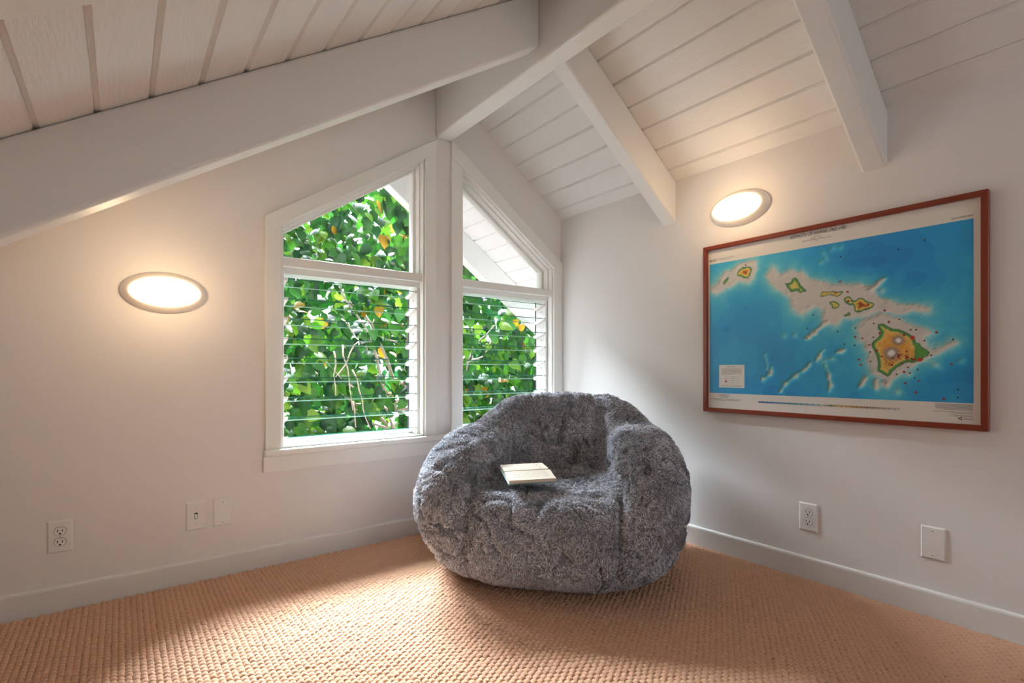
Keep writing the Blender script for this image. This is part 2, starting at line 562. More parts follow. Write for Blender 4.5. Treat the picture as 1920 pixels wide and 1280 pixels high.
# ------------------------------------------------------------------ wall sconces
def sconce(name, c, wall, label):
    """c = centre on the wall; local axes: a along the wall, d out of the wall, z up."""
    t = thing(name, label, 'wall lamp', c, group='oval wall sconces')
    def P(a, d, z):
        return Vector((a, -d, z)) if wall == 'g' else Vector((-d, -a, z))
    n = 72
    def loops(prof):
        bm = NB()
        rows = []
        for sa, sz, d in prof:
            rows.append([bm.verts.new(P(sa * math.cos(2 * PI * i / n), d, sz * math.sin(2 * PI * i / n))) for i in range(n)])
        for r0, r1 in zip(rows, rows[1:]):
            for i in range(n):
                j = (i + 1) % n
                bm.faces.new((r0[i], r0[j], r1[j], r1[i]))
        return bm, rows
    bm, rows = loops([(.143, .080, 0), (.1435, .0805, .006), (.141, .078, .011), (.132, .071, .023), (.1235, .0635, .031), (.1195, .060, .0335), (.1175, .058, .032), (.1165, .057, .024)])
    obj('rim', bm, M_sconce, t, smooth=True, local=True)
    bm, rows = loops([(.1172, .0578, .024), (.1172, .0578, .0285), (.112, .054, .033), (.095, .045, .0385), (.07, .032, .0425), (.035, .016, .0445), (.001, .0005, .045)])
    bm.faces.new(rows[-1])
    obj('diffuser', bm, M_lens, t, smooth=True, local=True)
    pl = bpy.data.lights.new('sconce_light', 'POINT')
    pl.energy = LAMP; pl.color = (1.0, 0.70, 0.40); pl.shadow_soft_size = 0.05
    lo = bpy.data.objects.new('sconce_light', pl)
    lo.location = P(0, .21, 0)
    link(lo, t)
    return t
sconce('wall_sconce', (-2.127, 0, 1.169), 'g', 'lit oval wall sconce left of the large window')
sconce('wall_sconce', (0, -1.209, 1.607), 'r', 'lit oval wall sconce just above the framed map')

# ------------------------------------------------------------------ outlets, switch, blank plates
def plate(name, wall, u, z, kind, label, cat, group=None):
    """u = left edge on the wall as seen, z = bottom edge; plate 70 x 114 mm."""
    pw, ph = .070, .1143
    c = (u + pw / 2, 0, z + ph / 2) if wall == 'g' else (0, u - pw / 2, z + ph / 2)
    t = thing(name, label, cat, c, group=group)
    def place(bm):
        # local: x right as seen, y out of the wall (towards viewer = negative wall normal), z up
        if wall == 'g':
            Mx = Matrix(((1, 0, 0), (0, -1, 0), (0, 0, 1))).to_4x4()
        else:
            Mx = Matrix(((0, -1, 0), (-1, 0, 0), (0, 0, 1))).to_4x4()
        bmesh.ops.transform(bm, matrix=Mx, verts=bm.verts[:])
        return bm
    bm = NB()
    h = .0055; i = .0045
    o4 = [(-pw / 2, -ph / 2), (pw / 2, -ph / 2), (pw / 2, ph / 2), (-pw / 2, ph / 2)]
    lo = [bm.verts.new((a, 0, b)) for a, b in o4]
    md = [bm.verts.new((a, .002, b)) for a, b in o4]
    hi = [bm.verts.new((a - math.copysign(i, a), h, b - math.copysign(i, b))) for a, b in o4]
    for r0, r1 in ((lo, md), (md, hi)):
        for k in range(4):
            bm.faces.new((r0[k], r0[(k + 1) % 4], r1[(k + 1) % 4], r1[k]))
    bm.faces.new(hi)
    obj('cover_plate', place(bm), M_plate, t, local=True)
    def disc(x_, z_, r, d0, d1, m, nm, par, sx=1.0, seg=16, flat=0):
        bm = NB()
        pts = []
        for k in range(seg):
            a = 2 * PI * k / seg
            px, pz = r * sx * math.cos(a), r * math.sin(a)
            if flat: pz = max(-flat, min(flat, pz))
            pts.append((x_ + px, z_ + pz))
        prism(bm, pts, d0, d1, 'y')
        return obj(nm, place(bm), m, par, local=True)
    if kind == 'outlet':
        for s in (1, -1):
            zc = s * .0195
            disc(0, zc, .0178, .004, .0062, M_slot, 'receptacle_gap', t, 1.0, 28, .0150)
            r = disc(0, zc, .0168, .004, .0078, M_plate, 'receptacle', t, 1.0, 28, .0140)
            for sx, hh in ((-.0064, .0048), (.0064, .0040)):
                bm = NB(); box(bm, sx - .0012, sx + .0012, .0070, .0082, zc + .0025 - hh, zc + .0025 + hh)
                obj('slot', place(bm), M_slot, r, local=True)
            disc(0, zc - .0085, .0030, .0070, .0082, M_slot, 'ground_hole', r, 1.0, 12)
        disc(0, 0, .0028, .005, .0066, M_screw, 'screw', t, 1, 12)
    elif kind == 'switch':
        bm = NB(); box(bm, -.0056, .0056, .004, .0062, -.0125, .0125)
        obj('toggle_slot', place(bm), M_slot, t, local=True)
        bm = NB(); prism(bm, [(.004, .008), (.0075, .007), (.017, -.004), (.017, -.0085), (.010, -.0105), (.004, -.011)], -.0040, .0040, 'x', .001, 1)
        obj('toggle', place(bm), M_trim, t, local=True)
        for s in (1, -1):
            disc(0, s * .0302, .0026, .005, .0064, M_screw, 'screw', t, 1, 12)
    else:
        for s in (1, -1):
            q = disc(0, s * .0418, .0030, .005, .0066, M_screw if wall == 'g' else M_plate, 'screw', t, 1, 12)
            if wall == 'r':
                disc(0, s * .0418, .0019, .006, .0070, M_slot, 'screw_hole', q, 1, 10)
    return t
plate('duplex_outlet', 'g', -2.4744, .2095, 'outlet', 'duplex outlet low on the wall beneath the left sconce', 'outlet', 'duplex outlets')
plate('light_switch', 'g', -2.0575, .2112, 'switch', 'toggle switch plate beside a blank cover plate', 'switch')
plate('blank_wall_plate', 'g', -1.9617, .2111, 'blank', 'blank cover plate right next to the toggle switch', 'wall plate', 'blank cover plates')
plate('duplex_outlet', 'r', -1.4715, .1983, 'outlet', 'duplex outlet low on the wall below the framed map', 'outlet', 'duplex outlets')
plate('blank_wall_plate', 'r', -1.8814, .2008, 'blank', 'blank cover plate with two dark screw holes below the map', 'wall plate', 'blank cover plates')

# ------------------------------------------------------------------ framed map
ISL = [[(0.144, 0.902), (0.154, 0.923), (0.169, 0.937), (0.188, 0.939), (0.207, 0.933), (0.214, 0.917), (0.211, 0.892), (0.207, 0.87), (0.194, 0.853), (0.177, 0.86), (0.161, 0.875), (0.146, 0.881)], [(0.1, 0.883), (0.096, 0.86), (0.084, 0.836), (0.074, 0.832), (0.073, 0.85), (0.084, 0.868)], [(0.409, 0.811), (0.416, 0.801), (0.425, 0.776), (0.429, 0.763), (0.433, 0.75), (0.44, 0.739), (0.449, 0.723), (0.456, 0.714), (0.45, 0.706), (0.441, 0.71), (0.434, 0.699), (0.425, 0.709), (0.416, 0.721), (0.404, 0.717), (0.389, 0.716), (0.385, 0.734), (0.376, 0.751), (0.367, 0.779), (0.378, 0.777), (0.389, 0.778), (0.396, 0.796), (0.402, 0.806)], [(0.519, 0.692), (0.511, 0.669), (0.513, 0.662), (0.527, 0.664), (0.544, 0.669), (0.559, 0.66), (0.574, 0.653), (0.585, 0.659), (0.596, 0.676), (0.594, 0.681), (0.583, 0.682), (0.568, 0.683), (0.559, 0.692), (0.555, 0.685), (0.538, 0.689)], [(0.546, 0.617), (0.553, 0.622), (0.566, 0.621), (0.577, 0.61), (0.584, 0.596), (0.58, 0.586), (0.572, 0.58), (0.561, 0.576), (0.557, 0.582), (0.557, 0.595), (0.552, 0.603)], [(0.601, 0.625), (0.604, 0.638), (0.615, 0.647), (0.622, 0.639), (0.628, 0.626), (0.633, 0.613), (0.643, 0.617), (0.65, 0.626), (0.659, 0.627), (0.668, 0.622), (0.676, 0.609), (0.686, 0.598), (0.696, 0.593), (0.703, 0.585), (0.704, 0.577), (0.7, 0.565), (0.693, 0.557), (0.682, 0.552), (0.672, 0.551), (0.662, 0.544), (0.653, 0.54), (0.644, 0.543), (0.638, 0.553), (0.638, 0.569), (0.635, 0.585), (0.63, 0.594), (0.625, 0.588), (0.618, 0.593), (0.609, 0.603), (0.603, 0.613)], [(0.601, 0.525), (0.606, 0.533), (0.615, 0.54), (0.618, 0.543), (0.623, 0.537), (0.622, 0.529), (0.615, 0.524), (0.606, 0.521)], [(0.719, 0.456), (0.73, 0.46), (0.741, 0.453), (0.749, 0.441), (0.763, 0.427), (0.784, 0.42), (0.8, 0.408), (0.815, 0.392), (0.828, 0.374), (0.835, 0.357), (0.837, 0.337), (0.848, 0.334), (0.855, 0.312), (0.868, 0.297), (0.879, 0.28), (0.871, 0.261), (0.86, 0.252), (0.858, 0.24), (0.843, 0.233), (0.83, 0.221), (0.815, 0.227), (0.802, 0.222), (0.789, 0.205), (0.776, 0.19), (0.766, 0.173), (0.758, 0.155), (0.751, 0.14), (0.741, 0.15), (0.728, 0.165), (0.718, 0.172), (0.717, 0.193), (0.719, 0.218), (0.718, 0.243), (0.714, 0.269), (0.706, 0.3), (0.696, 0.336), (0.703, 0.356), (0.717, 0.375), (0.726, 0.39), (0.728, 0.41), (0.719, 0.431)]]
SHELF = [[(0.02, 0.81), (0.037, 0.83), (0.062, 0.879), (0.086, 0.909), (0.13, 0.929), (0.161, 0.962), (0.188, 0.972), (0.222, 0.958), (0.229, 0.91), (0.218, 0.856), (0.199, 0.832), (0.154, 0.848), (0.114, 0.827), (0.078, 0.81), (0.041, 0.781)], [(0.283, 0.847), (0.308, 0.88), (0.346, 0.833), (0.386, 0.84), (0.396, 0.859), (0.432, 0.846), (0.46, 0.782), (0.504, 0.767), (0.54, 0.724), (0.575, 0.722), (0.603, 0.726), (0.624, 0.719), (0.657, 0.712), (0.679, 0.692), (0.689, 0.664), (0.714, 0.616), (0.738, 0.597), (0.777, 0.571), (0.869, 0.538), (0.81, 0.522), (0.735, 0.542), (0.703, 0.549), (0.668, 0.531), (0.638, 0.527), (0.593, 0.509), (0.57, 0.482), (0.555, 0.479), (0.531, 0.498), (0.525, 0.523), (0.531, 0.558), (0.525, 0.583), (0.492, 0.61), (0.46, 0.588), (0.435, 0.571), (0.413, 0.611), (0.396, 0.678), (0.363, 0.732), (0.312, 0.786)], [(0.651, 0.438), (0.686, 0.486), (0.728, 0.511), (0.779, 0.485), (0.805, 0.442), (0.84, 0.414), (0.875, 0.383), (0.86, 0.355), (0.87, 0.321), (0.894, 0.301), (0.923, 0.318), (0.946, 0.344), (0.95, 0.335), (0.923, 0.299), (0.89, 0.268), (0.865, 0.231), (0.84, 0.212), (0.81, 0.192), (0.784, 0.153), (0.76, 0.118), (0.747, 0.092), (0.741, 0.127), (0.706, 0.162), (0.692, 0.223), (0.692, 0.285), (0.68, 0.337), (0.663, 0.385)]]
MOUNT = [(0.266, 0.116), (0.306, 0.167), (0.371, 0.088), (0.412, 0.126), (0.445, 0.179), (0.466, 0.215), (0.352, 0.027), (0.531, 0.231), (0.561, 0.253), (0.511, 0.266), (0.545, 0.129), (0.551, 0.083), (0.593, 0.308), (0.368, 0.422), (0.408, 0.413), (0.494, 0.435), (0.466, 0.396), (0.666, 0.089), (0.714, 0.076), (0.789, 0.045), (0.747, 0.092), (0.818, 0.153), (0.897, 0.206), (0.966, 0.233), (0.674, 0.115), (0.534, 0.913), (0.56, 0.971), (0.589, 0.968), (0.51, 0.884), (0.522, 0.947), (0.721, 0.703), (0.698, 0.682), (0.737, 0.725), (0.737, 0.66)]
RIDGES = [[(0.352, 0.027), (0.371, 0.088), (0.412, 0.126), (0.445, 0.179), (0.466, 0.215)], [(0.50, 0.235), (0.511, 0.266), (0.528, 0.31)], [(0.266, 0.116), (0.30, 0.145)], [(0.306, 0.147), (0.306, 0.187)], [(0.545, 0.05), (0.545, 0.16), (0.535, 0.20)], [(0.455, 0.385), (0.494, 0.435), (0.53, 0.49)], [(0.286, 0.19), (0.285, 0.28)], [(0.66, 0.07), (0.68, 0.12)], [(0.714, 0.06), (0.714, 0.11)], [(0.69, 0.66), (0.737, 0.725)], [(0.58, 0.30), (0.605, 0.315)]]
RED = [(0.704, 0.464), (0.754, 0.468), (0.724, 0.403), (0.689, 0.334), (0.899, 0.392), (0.828, 0.368), (0.85, 0.24), (0.653, 0.245), (0.66, 0.212), (0.814, 0.195), (0.802, 0.168), (0.806, 0.103), (0.847, 0.117), (0.838, 0.05), (0.919, 0.019), (0.941, 0.214), (0.64, 0.387), (0.802, 0.386), (0.73, 0.261), (0.714, 0.299), (0.81, 0.254), (0.796, 0.217), (0.785, 0.262), (0.763, 0.21), (0.81, 0.288), (0.835, 0.241), (0.613, 0.675), (0.66, 0.596), (0.74, 0.539), (0.586, 0.746), (0.569, 0.677), (0.616, 0.615), (0.685, 0.582), (0.186, 0.952)]
BLK = [(0.787, 0.48), (0.677, 0.554), (0.883, 0.264), (0.945, 0.35), (0.958, 0.073), (0.958, 0.029), (0.843, 0.183), (0.779, 0.154), (0.692, 0.29), (0.693, 0.233), (0.666, 0.375), (0.638, 0.334), (0.641, 0.443), (0.835, 0.134), (0.82, 0.162), (0.703, 0.38), (0.864, 0.349), (0.822, 0.414), (0.839, 0.413), (0.864, 0.925), (0.784, 0.894), (0.588, 0.904), (0.459, 0.457), (0.457, 0.39), (0.483, 0.545), (0.577, 0.426), (0.601, 0.344)]
U0, U1, V0, V1 = 1.066, 2.0255, .7535, 1.3685

def poly_sdf(px, py, poly):
    """signed distance (negative inside) to a polygon."""
    d = np.full(px.shape, 1e9); inside = np.zeros(px.shape, bool)
    n = len(poly)
    for i in range(n):
        ax, ay = poly[i]; bx, by = poly[(i + 1) % n]
        ex, ey = bx - ax, by - ay
        t = np.clip(((px - ax) * ex + (py - ay) * ey) / (ex * ex + ey * ey + 1e-12), 0, 1)
        d = np.minimum(d, (px - ax - t * ex) ** 2 + (py - ay - t * ey) ** 2)
        c = ((ay > py) != (by > py)) & (px < (bx - ax) * (py - ay) / (by - ay + 1e-12) + ax)
        inside ^= c
    d = np.sqrt(d)
    return np.where(inside, -d, d)

def seg_dist(px, py, line):
    d = np.full(px.shape, 1e9)
    for (ax, ay), (bx, by) in zip(line, line[1:]):
        ex, ey = bx - ax, by - ay
        t = np.clip(((px - ax) * ex + (py - ay) * ey) / (ex * ex + ey * ey + 1e-12), 0, 1)
        d = np.minimum(d, np.hypot(px - ax - t * ex, py - ay - t * ey))
    return d

def ramp(v, stops):
    xs = [s[0] for s in stops]
    out = np.stack([np.interp(v, xs, [srgb(*s[1])[k] for s in stops]) for k in range(3)], -1)
    return out

def map_colours(nu, nv):
    asp = (U1 - U0) / (V1 - V0)
    u = np.linspace(0, 1, nu); v = np.linspace(0, 1, nv)
    UU, VV = np.meshgrid(u, v, indexing='ij')
    X = UU * asp; Y = VV
    sp = lambda P: [(a * asp, b) for a, b in P]
    P3 = np.stack([X.ravel(), Y.ravel(), np.zeros(X.size)], -1)
    wx = fbm(P3 * 14, 3, 3).reshape(X.shape) * .022; wy = fbm(P3 * 14 + 9, 3, 5).reshape(X.shape) * .022
    Xw, Yw = X + wx, Y + wy
    shelf = np.full(X.shape, 1e9)
    for P in SHELF:
        shelf = np.minimum(shelf, poly_sdf(Xw, Yw, sp(P)))
    jit = fbm(P3 * 60, 2, 11).reshape(X.shape) * .004
    isl = [poly_sdf(X + jit, Y - jit, sp(P)) for P in ISL]
    # sea depth: 1 = shelf, 0 = abyss
    n1 = fbm(P3 * 4.0, 4, 21).reshape(X.shape); n2 = fbm(P3 * 16, 3, 31).reshape(X.shape)
    h = 0.40 + 0.16 * n1
    h -= 0.20 * np.exp(-(((X - .71 * asp) / .30) ** 2 + ((Y - .83) / .13) ** 2))
    h -= 0.16 * np.exp(-(((X - .84 * asp) / .25) ** 2 + ((Y - .66) / .12) ** 2))
    h -= 0.12 * np.exp(-(((X - .53 * asp) / .12) ** 2 + ((Y - .47) / .09) ** 2))
    h -= 0.14 * np.exp(-(((X - .96 * asp) / .25) ** 2 + ((Y - .18) / .25) ** 2))
    h = np.round(h * 14) / 14 * .75 + h * .25
    h += 0.46 * np.exp(-np.clip(shelf, 0, 9) / .035) * (1 + .18 * n2)
    h += 0.24 * np.exp(-np.clip(shelf, 0, 9) / .15)
    rough = np.zeros(X.shape)
    for a, b in MOUNT:
        d = np.hypot(Xw - a * asp, Yw - b)
        h += 0.30 * np.exp(-(d / .022) ** 2); rough += np.exp(-(d / .03) ** 2)
    for R in RIDGES:
        d = seg_dist(Xw, Yw, sp(R))
        h += 0.32 * np.exp(-(d / .014) ** 2); rough += np.exp(-(d / .025) ** 2)
    rough = np.clip(rough, 0, 1)
    slope = np.exp(-(shelf / .05) ** 2)
    el = h + .14 * n2 * np.clip(rough + slope, 0, 1)
    col = ramp(np.clip(h, 0, 1.02), [(0.0, (20, 96, 182)), (.18, (28, 120, 196)), (.34, (38, 150, 210)), (.5, (56, 174, 218)), (.68, (88, 196, 220)), (.84, (148, 212, 218)), (.97, (208, 208, 202)), (1.02, (212, 210, 204))])
    col = np.where((shelf < 0)[..., None], np.array(srgb(211, 208, 202)[:3]), col)
    # printed hill shading of the relief
    gx, gy = np.gradient(el)
    hs = np.clip((gx * 1.0 - gy * 1.0) * 9.0, -.55, .5) * np.clip(rough + slope * .8, 0, 1)
    col = col * (1 - np.clip(-hs, 0, 1) * 0)[..., None]
    col = np.clip(col * (1 - .9 * np.clip(hs, 0, 1))[..., None] * (1 + .35 * np.clip(-hs, 0, 1))[..., None], 0, 1)
    # faint survey hatching on the shelf
    # land
    for k, d in enumerate(isl):
        ins = d < 0
        dep = -d
        mx = max(dep.max(), 1e-6)
        t = dep / mx
        nz = fbm(P3 * 70, 3, 50 + k).reshape(X.shape)
        if k == 7:
            e = np.clip(dep / .045, 0, 1) + .10 * nz
            S1 = np.hypot(X - .784 * asp, Y - .355); S2 = np.hypot(X - .762 * asp, Y - .28)
            lc = ramp(e, [(0, (70, 140, 70)), (.28, (96, 160, 84)), (.40, (226, 200, 110)), (.75, (232, 184, 96)), (1.1, (226, 162, 72))])
            for s_, r_ in ((S1, .045), (S2, .060)):
                wgt = np.clip(1 - s_ / r_, 0, 1)[..., None]
                g = ramp(s_ / r_, [(0, (246, 246, 246)), (.20, (238, 236, 232)), (.42, (150, 140, 130)), (.8, (205, 150, 90)), (1.0, (226, 165, 80))])
                lc = lc * (1 - np.clip(wgt * 2.2, 0, 1)) + g * np.clip(wgt * 2.2, 0, 1)
            fd = seg_dist(X + .012 * nz, Y + .012 * nz, [(.755 * asp, .223), (.779 * asp, .262), (.812 * asp, .251), (.848 * asp, .241)])
            fw = np.clip(1.15 - fd / .022, 0, 1) * (vnoise(P3 * 150, 77).reshape(X.shape) > .10)
            lc = lc * (1 - fw[..., None]) + np.array(srgb(110, 28, 20)[:3]) * fw[..., None]
            east = ((X > .835 * asp) & (Y < .34))
            lc = np.where((east & (d < 0))[..., None], np.array(srgb(92, 158, 80)[:3]), lc)
        else:
            e = np.clip(t * 1.1, 0, 1) + .28 * nz
            warm = {0: 1.0, 1: .25, 2: .55, 3: .8, 4: .6, 5: 1.15, 6: .35}[k]
            lc = ramp(e * warm, [(0, (64, 132, 70)), (.22, (110, 160, 84)), (.36, (222, 208, 120)), (.62, (232, 186, 92)), (.85, (214, 130, 60)), (1.15, (140, 70, 40))])
        radial = vnoise(P3 * 110, 60 + k).reshape(X.shape)
        lc = lc * (1 - .22 * np.clip(radial, 0, 1))[..., None]
        col = np.where(ins[..., None], lc, col)
        edge = np.clip(1 - np.abs(d) / .0042, 0, 1)[..., None]
        col = col * (1 - .8 * edge) + np.array(srgb(34, 92, 52)[:3]) * .8 * edge
    for i, (a, b) in enumerate(RED):
        d = np.hypot(X - a * asp, Y - b)
        big = .013 if i in (5, 6) else (.0085 if i % 3 else .0072)
        inn = np.clip((big - d) / .003, 0, 1)[..., None]
        col = col * (1 - inn) + np.array(srgb(196, 52, 40)[:3] if big > .01 else srgb(150, 44, 52)[:3]) * inn
    for a, b in BLK:
        d = np.hypot(X - a * asp, Y - b)
        inn = np.clip((.0062 - d) / .0025, 0, 1)[..., None]
        col = col * (1 - inn) + np.array(srgb(30, 40, 48)[:3]) * inn
    return col

mapt = thing('framed_map', 'framed blue relief map of an island chain in a reddish wood frame', 'framed map', (0, -1.552, 0.6636))
bm = NB()
fy0, fy1, fz0, fz1 = -2.065, -1.039, .6636, 1.4535
fw = .0195
FX = -.028
rails = [[(fy0, fz1), (fy1, fz1), (fy1 - fw, fz1 - fw), (fy0 + fw, fz1 - fw)], [(fy0, fz0), (fy0 + fw, fz0 + fw), (fy1 - fw, fz0 + fw), (fy1, fz0)],
         [(fy0, fz0), (fy0, fz1), (fy0 + fw, fz1 - fw), (fy0 + fw, fz0 + fw)], [(fy1, fz0), (fy1 - fw, fz0 + fw), (fy1 - fw, fz1 - fw), (fy1, fz1)]]
bm.free()
for r in rails:
    bm = NB(); prism(bm, r, FX, -.001, 'x', .0018, 1)
    obj('frame_rail', bm, M_frame, mapt)
bm = NB(); box(bm, -.0115, -.002, fy0 + .006, fy1 - .006, fz0 + .006, fz1 - .006)
sheet = obj('map_sheet', bm, M_paper, mapt)
NU, NV = 620, 400
colr = map_colours(NU, NV)
ys = -U0 - np.linspace(0, 1, NU) * (U1 - U0); zs = V0 + np.linspace(0, 1, NV) * (V1 - V0)
YY, ZZ = np.meshgrid(ys, zs, indexing='ij')
Vp = np.stack([np.full(YY.size, -.0120), YY.ravel() + 1.552, ZZ.ravel() - .6636], -1)
ii, jj = np.meshgrid(np.arange(NU - 1), np.arange(NV - 1), indexing='ij')
q = (ii * NV + jj).ravel()
me = np_mesh('printed_chart', Vp, np.stack([q, q + 1, q + NV + 1, q + NV], -1))
ca = me.color_attributes.new('print', 'FLOAT_COLOR', 'POINT')
ca.data.foreach_set('color', np.concatenate([colr.reshape(-1, 3), np.ones((NU * NV, 1))], -1).astype(np.float32).ravel())
chart = mesh_obj('printed_chart', me, M_print, mapt)

TX = -.0126
def lettering(name, s, y, z, size, align='LEFT', m=None, shear=0.0, width=None, par=None):
    cu = bpy.data.curves.new(name, 'FONT')
    cu.body = s; cu.size = size; cu.align_x = align; cu.shear = shear; cu.resolution_u = 2
    tmp = bpy.data.objects.new(name, cu)
    me = bpy.data.meshes.new_from_object(tmp)
    bpy.data.objects.remove(tmp)
    n = len(me.vertices)
    co = np.empty(n * 3, np.float32); me.vertices.foreach_get('co', co); co = co.reshape(-1, 3)
    if width:
        co[:, 0] *= width / (co[:, 0].max() - co[:, 0].min())
    out = np.stack([np.full(n, TX), y - co[:, 0] + 1.552, z + co[:, 1] - .6636], -1)
    me.vertices.foreach_set('co', out.astype(np.float32).ravel())
    me.materials.clear()
    me.name = name
    return mesh_obj(name, me, m or M_ink, mapt)
lettering('title_lettering', 'SEISMICITY OF HAWAII, 1962\u20131985', -1.4375, 1.4165, .0200, width=.2127, shear=.12)
lettering('credit_lettering', 'Compiled by', -1.542, 1.4095, .0055, 'CENTER', M_inkgrey)
lettering('credit_lettering', 'Susan K. Goter', -1.542, 1.4025, .0070, 'CENTER', M_ink)
lettering('credit_lettering', 'National Earthquake Information Center', -1.542, 1.3955, .0068, 'CENTER', M_ink)
lettering('credit_lettering', '1988', -1.542, 1.3888, .0055, 'CENTER', M_inkgrey)
lettering('report_lettering', 'OPEN-FILE REPORT 88-285', -1.9671, 1.3765, .0080, width=.0578)
lettering('logo_lettering', 'USGS', -1.0745, 1.3810, .0130, width=.0255)
bm = NB()
for k in range(3):
    box(bm, TX, TX + .0004, -1.0735, -1.0665, 1.3812 + k * .0032, 1.3812 + k * .0032 + .0021)
obj('logo_mark', bm, M_ink, mapt)
lettering('agency_lettering', 'U.S. DEPARTMENT OF THE INTERIOR', -1.1081, 1.3868, .0058, width=.080, m=M_inkgrey)
lettering('agency_lettering', 'U.S. GEOLOGICAL SURVEY', -1.117, 1.3805, .0052, width=.060, m=M_inkgrey)
# legend box with its rows of small print
yb = lambda u: -(U0 + u * (U1 - U0)); zb = lambda v: V0 + v * (V1 - V0)
bm = NB(); box(bm, -.0127, -.0119, yb(.180), yb(.051), zb(.044), zb(.216))
leg = obj('legend_box', bm, M_paper, mapt)
def bars(name, rows, m, par, th=.0016):
    bm = NB()
    for y0, y1, z in rows:
        box(bm, -.01305, -.0126, min(y0, y1), max(y0, y1), z, z + th)
    return obj(name, bm, m, par)
rs = random.Random(3)
lettering('legend_lettering', 'EXPLANATION', yb(.1155), zb(.199), .0062, 'CENTER').location.x -= .0006
rows = []
for k in range(7):
    rows.append((yb(.064 if k else .070), yb(.166 - (.05 if k == 6 else rs.uniform(0, .004))), zb(.186 - k * .0072)))
for k in range(2):
    rows.append((yb(.062), yb(.168 - .006 * k), zb(.061 - k * .008)))
bars('small_print', rows, M_inkgrey, leg, .0012)
bars('legend_table', [(yb(.080), yb(.153), zb(.128)), (yb(.080), yb(.153), zb(.112)), (yb(.080), yb(.153), zb(.096)), (yb(.080), yb(.153), zb(.080)), (yb(.112), yb(.134), zb(.121)), (yb(.115), yb(.131), zb(.104)), (yb(.117), yb(.129), zb(.087))], M_inkgrey, leg, .0007)
for r_, v_ in ((.0012, .117), (.0022, .104), (.0046, .090)):
    bm = NB()
    bmesh.ops.create_cone(bm, segments=16, radius1=r_, radius2=r_, depth=.0004, cap_ends=True, matrix=Matrix.Translation((-.0129, yb(.0865), zb(v_))) @ Matrix.Rotation(PI / 2, 4, 'Y'))
    obj('magnitude_symbol', bm, M_inkred, leg)
# depth scale bar
bm = NB()
NS = 60
yA, yZ = -1.3027, -1.8242
stops = [(0, (40, 84, 150)), (.1, (44, 120, 190)), (.3, (70, 165, 200)), (.45, (150, 195, 205)), (.53, (200, 205, 196)), (.545, (60, 120, 70)), (.57, (110, 150, 80)), (.60, (216, 196, 110)), (.68, (216, 170, 80)), (.75, (190, 130, 90)), (.85, (160, 140, 130)), (1, (205, 200, 196))]
me = bpy.data.meshes.new('depth_scale')
vv = []; ff = []; cc = []
for k in range(NS + 1):
    t = k / NS; y = yA + (yZ - yA) * t + 1.552
    z = .7185 - .6636
    vv += [(-.0125, y, z), (-.0125, y, z + .0058)]
    c = ramp(np.array([t]), stops)[0]
    cc += [c, c]
for k in range(NS):
    ff.append((2 * k, 2 * k + 1, 2 * k + 3, 2 * k + 2))
me = np_mesh('depth_scale', vv, ff)
ca = me.color_attributes.new('print', 'FLOAT_COLOR', 'POINT')
ca.data.foreach_set('color', np.concatenate([np.array(cc), np.ones((len(cc), 1))], -1).astype(np.float32).ravel())
dsc = mesh_obj('depth_scale', me, M_print, mapt)
bm = NB()
for k in range(12):
    y = yA - (.018 + k * .0405 * .57)
    box(bm, -.0130, -.0126, y - .0010, y + .0010, .7163, .7263)
for k in range(26):
    y = yA - (.295 + k * .0088)
    box(bm, -.0130, -.0126, y - .0008, y + .0008, .7235 if k % 2 else .7163, .7268)
obj('scale_ticks', bm, M_inkgrey, dsc)['kind'] = 'stuff'
# small print below the chart
bm = NB()
for k in range(4):
    box(bm, -.0126, -.0121, -1.170 + k * .004, -1.112 - k * .004, .7455 - k * .0042, .7467 - k * .0042)
for k in range(2):
    box(bm, -.0126, -.0121, -1.222 + k * .012, -1.070 - k * .016, .7255 - k * .0056, .7270 - k * .0056)
obj('small_print', bm, M_inkgrey, mapt)
bm = NB()
for k in range(7):
    box(bm, -.0126, -.0121, -2.0236, -1.923 - (.022 if k == 6 else rs.uniform(0, .004)), .7472 - k * .0030, .7482 - k * .0030)
box(bm, -.0126, -.0121, -2.0236, -1.917, .7215, .7225); box(bm, -.0126, -.0121, -2.0236, -1.965, .7180, .7189)
for k in range(2):
    box(bm, -.0126, -.0121, -2.0236, -1.965 - .01 * k, .7110 - k * .0035, .7120 - k * .0035)
obj('small_print', bm, M_inkgrey, mapt)
bm = NB()
for k in range(3):
    a = 2 * PI * k / 3
    cy_, cz_ = -1.9925 + .0036 * math.cos(a), .7005 + .0036 * math.sin(a)
    bmesh.ops.create_cone(bm, segments=8, radius1=.0024, radius2=.0024, depth=.0004, cap_ends=True, matrix=Matrix.Translation((-.0124, cy_, cz_)) @ Matrix.Rotation(PI / 2, 4, 'Y'))
box(bm, -.0126, -.0121, -2.0236, -2.002, .7000, .7012)
obj('recycling_mark', bm, M_ink, mapt)

# ------------------------------------------------------------------ bean bag chair
M_fur = attr_mat('grey_plush', 'tint', 0.85, 0.15, sheen=0.35)

def smin(a, b, k):
    h = np.clip(.5 + .5 * (b - a) / k, 0, 1)
    return b * (1 - h) + a * h - k * h * (1 - h)

def ell(p, c, r, e=2.0):
    q = np.abs((p - np.array(c)) / np.array(r))
    n = (q ** e).sum(-1) ** (1 / e)
    return (n - 1) * min(r)

def rotz(p, a):
    c, s = math.cos(a), math.sin(a)
    return np.stack([c * p[..., 0] + s * p[..., 1], -s * p[..., 0] + c * p[..., 1], p[..., 2]], -1)

def roty(p, c, a):
    q = p - np.array(c)
    co, s = math.cos(a), math.sin(a)
    return np.stack([co * q[..., 0] - s * q[..., 2], q[..., 1], s * q[..., 0] + co * q[..., 2]], -1) + np.array(c)

